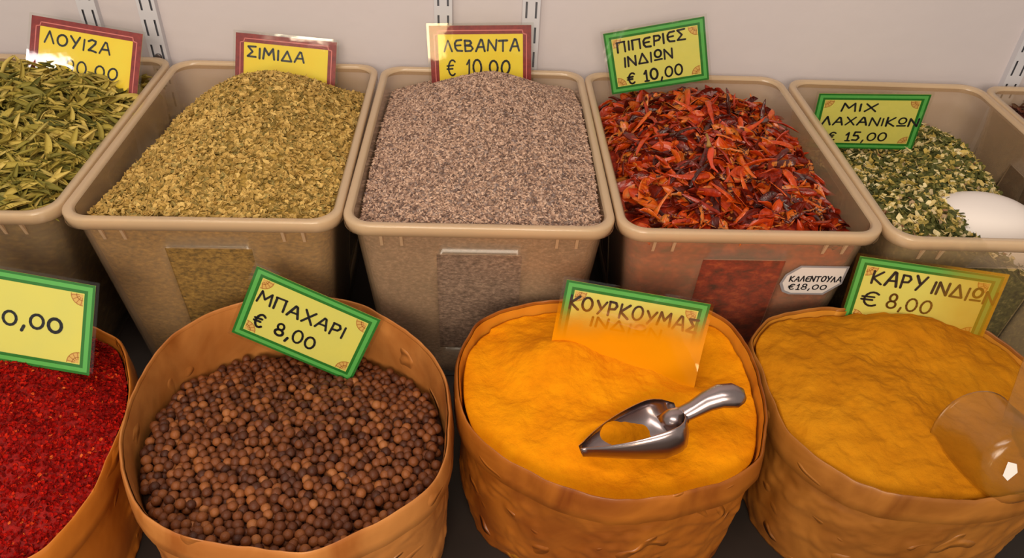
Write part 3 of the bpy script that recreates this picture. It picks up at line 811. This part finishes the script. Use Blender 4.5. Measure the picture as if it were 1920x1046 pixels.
# ------------------------------------------------------------------ price cards
def circ(cx, cy, rx, ry, a0=0, a1=360, n=14):
    return [(cx+rx*math.cos(math.radians(a)), cy+ry*math.sin(math.radians(a))) for a in np.linspace(a0, a1, n)]
GL = {
 'Α': (.85, [[(0,0),(.42,1),(.55,.95),(.85,0)], [(.17,.36),(.72,.38)]]),
 'Β': (.75, [[(.03,0),(0,1)], [(0,1),(.5,.97),(.62,.78),(.45,.57),(.02,.53)], [(.02,.53),(.6,.48),(.75,.25),(.55,.03),(.03,0)]]),
 'Δ': (.9, [[(0,.03),(.45,1),(.9,.03),(0,.03)]]),
 'Ε': (.7, [[(.68,1),(.2,.95),(.03,.7),(.05,.3),(.22,.05),(.7,.02)], [(.05,.5),(.58,.53)]]),
 'Ζ': (.7, [[(.03,.85),(.3,1),(.62,.92),(.6,.7),(.08,.08),(.3,.1),(.7,.0)]]),
 'Ι': (.12, [[(.06,0),(.06,.95)]]),
 'Κ': (.75, [[(.05,0),(.03,1)], [(.7,1),(.06,.45),(.75,.0)]]),
 'Λ': (.75, [[(0,0),(.35,1),(.75,0)]]),
 'Μ': (1.0, [[(0,0),(.12,1),(.5,.38),(.88,1),(1.0,0)]]),
 'Ν': (.8, [[(0,0),(.05,1),(.75,.0),(.8,1)]]),
 'Ο': (.8, [circ(.4,.5,.4,.48,80,440)]),
 'Π': (.8, [[(.02,0),(.05,.95)], [(0,.95),(.8,.98)], [(.75,.97),(.75,0)]]),
 'Ρ': (.65, [[(.05,0),(.05,1)], [(.03,1),(.5,.98),(.64,.75),(.5,.5),(.06,.46)]]),
 'Σ': (.75, [[(.72,1),(.03,.97),(.45,.5),(.0,.04),(.75,.02)]]),
 'Τ': (.8, [[(0,.97),(.8,1)], [(.4,.98),(.38,0)]]),
 'Υ': (.75, [[(0,1),(.38,.48)], [(.75,1),(.25,.0)]]),
 'Χ': (.8, [[(0,1),(.8,0)], [(.78,1),(.02,0)]]),
 'Ω': (.75, [circ(.375,.62,.33,.36,80,440), [(.02,.02),(.75,.04)]]),
 '€': (.8, [circ(.48,.5,.36,.5,50,310,12), [(.0,.62),(.55,.66)], [(.0,.42),(.5,.44)]]),
 '0': (.75, [circ(.375,.5,.37,.48,80,440)]), '1': (.35, [[(.0,.7),(.22,1),(.22,0)], [(.02,0),(.42,.0)]]),
 '2': (.7, [[(.03,.8),(.3,1),(.62,.85),(.55,.6),(.03,0),(.7,.02)]]),
 '5': (.65, [[(.62,1),(.15,1),(.08,.58),(.45,.6),(.62,.32),(.45,.03),(.03,.06)]]),
 '8': (.65, [circ(.32,.74,.25,.26,270,630), circ(.32,.25,.32,.25,90,450)]),
 '9': (.65, [circ(.3,.68,.29,.31,0,360), [(.59,.68),(.5,.0)]]),
 ',': (.2, [[(.15,.12),(.05,-.2)]]), '.': (.2, [[(.1,.02),(.1,.08)]]), ' ': (.45, [])}
def stroke_mesh(mb, pts, w, z, map3, m=0):
    pts = [np.array(p) for p in pts]
    for i in range(len(pts)-1):
        a, b = pts[i], pts[i+1]; d = b-a; L = np.hypot(*d)
        if L < 1e-9: continue
        nrm = np.array([-d[1], d[0]])/L*w/2
        mb.add([map3(*(a-nrm), z), map3(*(b-nrm), z), map3(*(b+nrm), z), map3(*(a+nrm), z)], [(0,1,2,3)], m)
    for a in pts:
        mb.add([map3(a[0]+w/2*math.cos(t), a[1]+w/2*math.sin(t), z) for t in np.linspace(0, 2*math.pi, 9)[:-1]], [tuple(range(8))], m)
def write(mb, text, x0, x1, yb, h, w, z, map3, slope=0.0, wob=.04, seed=1, gap=.28):
    """text between x0 and x1 on the card, baseline yb, letter height h (metres)"""
    r = random.Random(seed)
    tot = sum(GL[c][0] for c in text) + gap*(len(text)-1)
    k = (x1-x0)/tot; x = x0
    for c in text:
        gw, st = GL[c]; dy = r.uniform(-wob, wob)*h; sh = r.uniform(.9, 1.06); sk = r.uniform(-.05, .12)
        for pl in st:
            q = [(x + p[0]*k + sk*p[1]*h*.6, yb + (x-x0)*slope + dy + p[1]*h*sh) for p in pl]
            stroke_mesh(mb, q, w*r.uniform(1.02, 1.3), z, map3)
        x += (gw+gap)*k
M['paper_lime'] = principled('lime_card', s2l(208,203,104), .55, .3, noise_scale=25, col2=s2l(214,206,100))
M['paper_yellow'] = principled('yellow_card', s2l(232,208,62), .55, .3, noise_scale=25, col2=s2l(234,200,52))
M['green_dark'] = principled('green_border_ink', s2l(28,110,34), .5)
M['green_light'] = principled('light_green_border_ink', s2l(84,170,80), .5)
M['red_dark'] = principled('maroon_border_ink', s2l(112,20,26), .5, noise_scale=160, col2=s2l(140,36,30))
M['red_line'] = principled('pink_border_line', s2l(206,112,106), .5)
M['ink'] = principled('black_marker_ink', (.012,.014,.02), .4)
M['ink_brown'] = principled('brown_marker_ink', s2l(110,74,24), .5)
M['orn'] = principled('ochre_ornament', s2l(208,168,90), .5)
M['orn_line'] = principled('brown_ornament_line', s2l(178,118,52), .5)
M['film'] = film_mat('laminate_film')
M['film_turmeric'] = film_mat('laminate_film_with_turmeric', s2l(228,144,8), -.66, -.14, grad=(.06, -1.0))
M['film_curry'] = film_mat('laminate_film_with_curry', s2l(206,150,24), .50, 1.05, grad=(.85, 0.0), bias=.5)
def card(w, h, c, X, Y, style, lines, label, film='film', group='price cards', corners=(1,1,1,1), curl=0.0):
    c = np.array(c); X = np.array(X); X /= np.linalg.norm(X); Y = np.array(Y); Y -= X*(X@Y); Y /= np.linalg.norm(Y); Nn = np.cross(X, Y)
    def m3(a, b, d): return tuple(c + X*a + Y*b + Nn*(d + curl*(max(0, (.65*a - .75*b - .006))**2)))
    lowest = c - Y*h/2
    t = thing('price_card', lowest, label, 'price card', group)
    nx = 12
    def sheet(x0, y0, x1, y1, z, mb, m=0, n=nx):
        ny = max(1, int(math.ceil((y1-y0)/.010)))
        for i in range(n):
            a0 = x0+(x1-x0)*i/n; a1 = x0+(x1-x0)*(i+1)/n
            for q in range(ny):
                b0 = y0+(y1-y0)*q/ny; b1 = y0+(y1-y0)*(q+1)/ny
                mb.add([m3(a0,b0,z), m3(a1,b0,z), m3(a1,b1,z), m3(a0,b1,z)], [(0,1,2,3)], m)
    def frame(d0, d1, z, mb, m=0):
        x, y = w/2, h/2
        sheet(-x+d0, y-d1, x-d0, y-d0, z, mb, m); sheet(-x+d0, -y+d0, x-d0, -y+d1, z, mb, m)
        sheet(-x+d0, -y+d1, -x+d1, y-d1, z, mb, m, 1); sheet(x-d1, -y+d1, x-d0, y-d1, z, mb, m, 1)
    b = MB(); sheet(-w/2, -h/2, w/2, h/2, 0, b); 
    nb = len(b.V); sheet(-w/2, -h/2, w/2, h/2, -.0003, b)
    pap = b.build('paper', M['paper_lime' if style == 'green' else 'paper_yellow'], t, smooth=False); pap['_o'] = list(t['_o'])
    b = MB()
    if style == 'green':
        frame(0, .0026, .0002, b, 0); frame(.0026, .0068, .0002, b, 1); frame(.0068, .0100, .0002, b, 0)
        b.build('border', [M['green_dark'], M['green_light']], t, smooth=False)
    else:
        frame(0, .0120, .0002, b, 0)
        e, i = .0068, .0125
        x, y = w/2, h/2; s_ = .006
        pl = [(-x+e+s_, y-e), (x-e-s_, y-e), (x-e-s_*.8, y-e-s_*.8), (x-e, y-e-s_), (x-e, -y+e+s_), (x-e-s_*.8, -y+e+s_*.8), (x-e-s_, -y+e), (-x+e+s_, -y+e), (-x+e+s_*.8, -y+e+s_*.8), (-x+e, -y+e+s_), (-x+e, y-e-s_), (-x+e+s_*.8, y-e-s_*.8), (-x+e+s_, y-e)]
        stroke_mesh(b, pl, .0013, .00035, m3, 1)
        b.build('border', [M['red_dark'], M['red_line']], t, smooth=False)
    if style == 'green':
        for q, (sx, sy) in enumerate(((-1, 1), (1, 1), (1, -1), (-1, -1))):
            if not corners[q]: continue
            b = MB(); ox, oy = sx*(w/2-.0112), sy*(h/2-.0112); R = .0115
            pts = [m3(ox, oy, .0002)] + [m3(ox - sx*R*math.cos(a)*(1 if True else 1), oy - sy*R*math.sin(a), .0002) for a in np.linspace(0, math.pi/2, 8)]
            b.add(pts, [(0, i, i+1) if sx*sy > 0 else (0, i+1, i) for i in range(1, 8)], 0)
            for a in np.linspace(.15, 1.42, 4): stroke_mesh(b, [(ox - sx*R*.35*math.cos(a), oy - sy*R*.35*math.sin(a)), (ox - sx*R*.95*math.cos(a), oy - sy*R*.95*math.sin(a))], .0008, .0003, m3, 1)
            for rr in (.55, 1.0): stroke_mesh(b, [(ox - sx*R*rr*math.cos(a), oy - sy*R*rr*math.sin(a)) for a in np.linspace(0, math.pi/2, 8)], .0008, .0003, m3, 1)
            b.build('ornament', [M['orn'], M['orn_line']], pap, smooth=False)
    for li, ln in enumerate(lines):
        b = MB(); text, u0, u1, v0, vh, slope, wd = ln[:7]
        write(b, text, -w/2+u0*w, -w/2+u1*w, -h/2+v0*h, vh*h, wd, .0004, m3, slope, seed=len(text)+li*5)
        b.build('handwriting', M[ln[7] if len(ln) > 7 else 'ink'], pap, smooth=False)
    # clear laminate, a few millimetres wider than the card
    b = MB(); mg = .0035
    x, y = w/2+mg, h/2+mg
    def grid(z, flip):
        n, k = 6, 14
        V = [m3(-x+2*x*i/n, -y+2*y*q/k, z) for q in range(k+1) for i in range(n+1)]; w_ = n+1
        Fq = [(q*w_+i, q*w_+i+1, (q+1)*w_+i+1, (q+1)*w_+i) for q in range(k) for i in range(n)]
        b.add(V, [f[::-1] for f in Fq] if flip else Fq)
    grid(.0007, False); grid(-.0006, True)
    b.build('laminate', M[film], t, smooth=True)
    return t
card(.148, .097, (-.5475, 1.0223, .0300), (.990, -.074, -.1198), (.1407, .4926, .8588), 'red',
     [('ΛΟΥΙΖΑ', .13, .72, .66, .155, -.03, .0022), ('€ 90,00', .14, .80, .30, .18, .0, .0019)], 'red-bordered yellow card reading louiza behind the curled leaves')
card(.145, .095, (-.2925, 1.0785, -.0014), (.9975, -.0438, -.0562), (.0696, .4302, .9001), 'red',
     [('ΣΙΜΙΔΑ', .12, .68, .66, .15, -.02, .0025)], 'red-bordered yellow card reading simida behind the yellow-green flakes')
card(.146, .096, (-.008, 1.0782, .0247), (.9988, -.0172, .0469), (-.0423, .2085, .9771), 'red',
     [('ΛΕΒΑΝΤΑ', .14, .88, .63, .17, .0, .0025), ('€ 10,00', .16, .78, .27, .23, .01, .0023)], 'red-bordered yellow card reading levanta behind the lavender mound')
card(.138, .090, (.2392, 1.0437, .051), (.9574, -.1319, .2569), (-.2482, .0791, .9655), 'green',
     [('ΠΙΠΕΡΙΕΣ', .12, .80, .67, .155, .04, .0024), ('ΙΝΔΙΩΝ', .17, .66, .42, .155, .05, .0024), ('€ 10,00', .18, .74, .13, .17, .03, .0024)], 'green-bordered card with three handwritten lines tilted above the red chillies')
card(.146, .094, (.5422, .9922, -.0151), (.9795, -.1746, .1003), (-.1266, -.1467, .981), 'green',
     [('ΜΙΧ', .24, .55, .70, .14, .0, .0022), ('ΛΑΧΑΝΙΚΩΝ', .09, .97, .45, .145, -.01, .0022), ('€ 15,00', .17, .72, .15, .15, .01, .0022)], 'green-bordered card standing in the chopped vegetables in the fifth bin')
card(.148, .095, (-.459, .5822, -.0472), (.9854, -.0645, -.1578), (.1703, .4081, .8969), 'green',
     [('0,00', .42, .80, .42, .17, .0, .0026)], 'green-bordered card standing in the red chilli flakes, cut off by the left edge')
card(.1395, .0896, (-.1900, .6275, -.0924), (.9083, -.1386, -.3946), (.414, .1637, .8954), 'green',
     [('ΜΠΑΧΑΡΙ', .09, .79, .56, .175, -.02, .0023), ('€ 8,00', .12, .62, .22, .19, -.01, .0024)], 'tilted green-bordered card reading mpachari in the sack of allspice')
card(.148, .095, (.1542, .5974, -.0654), (.9866, -.1415, -.081), (.106, .1786, .9782), 'green',
     [('ΚΟΥΡΚΟΥΜΑΣ', .05, .95, .66, .17, -.02, .0023), ('ΙΝΔΙΩΝ', .22, .72, .49, .12, -.03, .0022, 'ink_brown')], 'green-bordered card dusted with orange powder in the sack of turmeric', film='film_turmeric', curl=3.1)
card(.148, .092, (.4917, .6593, -.0687), (.9628, -.2678, .0344), (-.0055, .108, .9941), 'green',
     [('ΚΑΡΥ', .13, .50, .66, .19, -.03, .0025), ('ΙΝΔΙΩΝ', .56, 1.0, .64, .17, -.05, .0024), ('€ ', .10, .34, .33, .20, .0, .0024), ('8,00', .29, .60, .34, .20, .0, .0022, 'ink_brown')], 'green-bordered card dusted with ochre powder in the sack of curry', film='film_curry')

# small white tag stuck on the front of the chilli bin
def bin_tag():
    fr = bin_frame(BINS[4])
    z0, z1 = -.098, -.052
    f3 = lambda u, z, d: fr(u, wall_inset(z) - .0012 - d, z)
    t = thing('price_tag', fr(.09, wall_inset(z0), z0), 'small white tag with cut corners on the front of the chilli bin', 'price tag')
    M['tag_paper'] = principled('white_tag_paper', s2l(226,216,212), .5)
    M['tag_grey'] = principled('grey_tag_border', s2l(150,145,150), .5)
    def poly(k):
        u0, u1 = .053+k, .124-k; a, b_ = z0+k, z1-k; cc = .014 - k*.3
        return [(u0+cc*.9, a), (u1-cc*1.2, a), (u1, a+cc*1.3), (u1, b_), (u0+cc, b_), (u0, b_-cc), (u0-.003+k*.2, a+cc*1.2), (u0+cc*.25, a+cc*.3)]
    b = MB(); p0, p1 = poly(0), poly(.0026)
    n = len(p0)
    b.add([f3(u, z, .0002) for u, z in p0] + [f3(u, z, .0002) for u, z in p1], [(i, (i+1) % n, n+(i+1) % n, n+i) for i in range(n)])
    b.build('border', M['tag_grey'], t, smooth=False)
    b = MB(); b.add([f3(u, z, 0) for u, z in p0], [tuple(range(n))]); b.build('paper', M['tag_paper'], t, smooth=False)
    for tx, u0, u1, zb, h in (('ΚΑΛΕΝΤΟΥΛΑ', .060, .121, -.0765, .0085), ('€18,00', .062, .107, -.0895, .0085)):
        b = MB(); write(b, tx, u0, u1, zb, h, .0013, .0004, lambda a, q, d: f3(a, q, d), 0, seed=3); b.build('handwriting', M['ink'], t, smooth=False)
bin_tag()

# ------------------------------------------------------------------ scoops
M['steel'] = principled('polished_scoop_metal', s2l(168,152,152), .26, metal=1.0)
M['white_plastic'] = principled('white_plastic', s2l(232,222,216), .35, .5)
def metal_scoop():
    tip = np.array([.096, .453, -.093]); neck = np.array([.189, .484, -.070])
    t = thing('metal_scoop', (.15, .47, -.115), 'polished metal scoop lying in the turmeric powder', 'scoop')
    ax = neck - tip; L = np.linalg.norm(ax); ax /= L
    side = np.cross(ax, [0, 0, 1]); side /= np.linalg.norm(side)       # toward the camera side
    up = np.cross(side, ax)
    # roll the trough a little toward the far side so that its near wall shows
    ro = math.radians(31); s2 = side*math.cos(ro) + up*math.sin(ro); u2 = -side*math.sin(ro) + up*math.cos(ro)
    rows = []
    n = 18
    for k, f in enumerate(np.linspace(0, 1, 20)):
        wd = .041*(math.sin(min(1, f*1.25)*math.pi/2)**.75) if f < .8 else .041*math.sqrt(max(0, 1-((f-.8)/.2)**2*.93))
        wd = max(wd, .004); deep = .039*min(1, .25 + f*1.1)*(1 if f < .86 else math.sqrt(max(.05, 1-((f-.86)/.14)**2*.9)))
        row = []
        for j in range(n):
            a = math.pi*(j/(n-1)); 
            row.append(tip + ax*(f*L) + s2*(wd*math.cos(a)) - u2*(deep*math.sin(a)) + u2*.012)
        rows.append(row)
    V = [p for r_ in rows for p in r_]; V2 = []
    cen = [np.mean([r_[0], r_[-1]], axis=0) for r_ in rows]
    for r_, c in zip(rows, cen):
        for p in r_: d = c - p; V2.append(p + d/(np.linalg.norm(d)+1e-6)*.0014)
    F = []; K = len(V)
    for k in range(19):
        for j in range(n-1):
            q = (k*n+j, k*n+j+1, (k+1)*n+j+1, (k+1)*n+j); F.append(q); F.append(tuple(K+x for x in q[::-1]))
        for j in (0, n-1): F.append((k*n+j, (k+1)*n+j, K+(k+1)*n+j, K+k*n+j))
    for k in (0, 19):
        for j in range(n-1): F.append((k*n+j, k*n+j+1, K+k*n+j+1, K+k*n+j))
    mk('bowl', V + V2, F, M['steel'], t)
    p = [neck + np.array(q) for q in ((-.010,-.002,-.001), (.0,0,.004), (.010,.003,.008), (.022,.006,.016), (.034,.008,.021), (.044,.008,.022), (.052,.007,.020), (.056,.006,.018))]
    V, F = tube(p, [.010, .0085, .0088, .0105, .0120, .0125, .0105, .005], 18, .85); mk('handle', V, F, M['steel'], t)
    V, F = tube([neck + np.array(q) for q in ((-.016,-.006,-.006), (-.008,-.003,.001), (.002,0,.004))], [.013, .0115, .009], 16, .8); mk('socket', V, F, M['steel'], t)
    return t
metal_scoop()

def white_bowl():
    c = np.array([.619, .786, -.077])
    t = thing('plastic_bowl', tuple(c), 'white rounded plastic bowl lying face down on the chopped vegetables', 'bowl')
    rings = []
    rx, ry, hh = .088, .070, .068
    for f in np.linspace(0, 1, 14):
        a = f*math.pi/2; q = math.cos(a)**.8; zz = math.sin(a)
        rings.append([tuple(c + np.array([rx*max(q,.002)*math.cos(b), ry*max(q,.002)*math.sin(b), hh*zz - .006])) for b in np.linspace(0, 2*math.pi, 48, endpoint=False)])
    inner = []
    V, F = loft(rings, False, True); mk('bowl', V, F, M['white_plastic'], t)
    V, F = loft([[tuple(c + np.array([(rx+e)*math.cos(b), (ry+e)*math.sin(b), z])) for b in np.linspace(0, 2*math.pi, 48, endpoint=False)] for e, z in ((-.002, -.003), (.003, -.003), (.004, -.0055), (.003, -.008), (-.002, -.008))]); mk('rim', V, F, M['white_plastic'], t)
white_bowl()

M['cup'] = plastic_mat('amber_clear_plastic', s2l(200,150,46), .22, .2, .5, .45)
M['cup_patch'] = principled('plain_white', s2l(236,230,226), .5)
def plastic_scoop():
    base = np.array([.486, .425, -.070]); mouth = np.array([.480, .488, -.092])
    t = thing('plastic_scoop', (.50, .47, -.12), 'clear plastic measuring scoop lying in the curry powder', 'scoop')
    ax = mouth - base; L = np.linalg.norm(ax); ax /= L
    s = np.cross(ax, [0, 0, 1]); s /= np.linalg.norm(s); u = np.cross(s, ax)
    n = 40
    def rg(f, r): return [tuple(base + ax*(L*f) + s*(r*math.cos(a)) + u*(r*math.sin(a))) for a in np.linspace(0, 2*math.pi, n, endpoint=False)]
    prof = [(.02, .001), (.0, .018), (.0, .030), (.05, .036), (.16, .0385), (.5, .0405), (1.0, .043), (1.03, .0445), (1.03, .043), (.98, .0412), (.5, .0388), (.18, .0368), (.08, .034), (.05, .026), (.06, .001)]
    V, F = loft([rg(f, r) for f, r in prof], True, True); mk('cup', V, F, M['cup'], t)
    # flat handle rising toward the right from the rim of the base
    h0 = base + u*.034 + ax*(L*.35); h1 = np.array([.590, .585, -.045])
    d = h1 - h0; Ld = np.linalg.norm(d); d /= Ld; sd = np.cross(d, [0, 0, 1]); sd /= np.linalg.norm(sd); nu = np.cross(sd, d)
    rings = []
    for f, wv in ((0, .009), (.1, .010), (.5, .012), (.9, .013), (1, .009)):
        p = h0 + d*(Ld*f); rings.append([tuple(p + sd*a + nu*b) for a, b in ((-wv, -.002), (wv, -.002), (wv, .002), (-wv, .002))])
    V, F = loft(rings, True, True); mk('handle', V, F, M['cup'], t, smooth=False)
    ob = MB()  # small flat white patch on the base of the cup
    cc = base - ax*.0006; pts = [cc + s*(a) + u*(b) for a, b in ((-.019,.012), (-.010,.009), (-.007,.000), (-.015,-.008), (-.021,-.002))]
    ob.add([tuple(p) for p in pts], [tuple(range(5))]); ob.build('white_patch', M['cup_patch'], t, smooth=False)
plastic_scoop()
for o in bpy.data.objects:
    if '_o' in o: del o['_o']
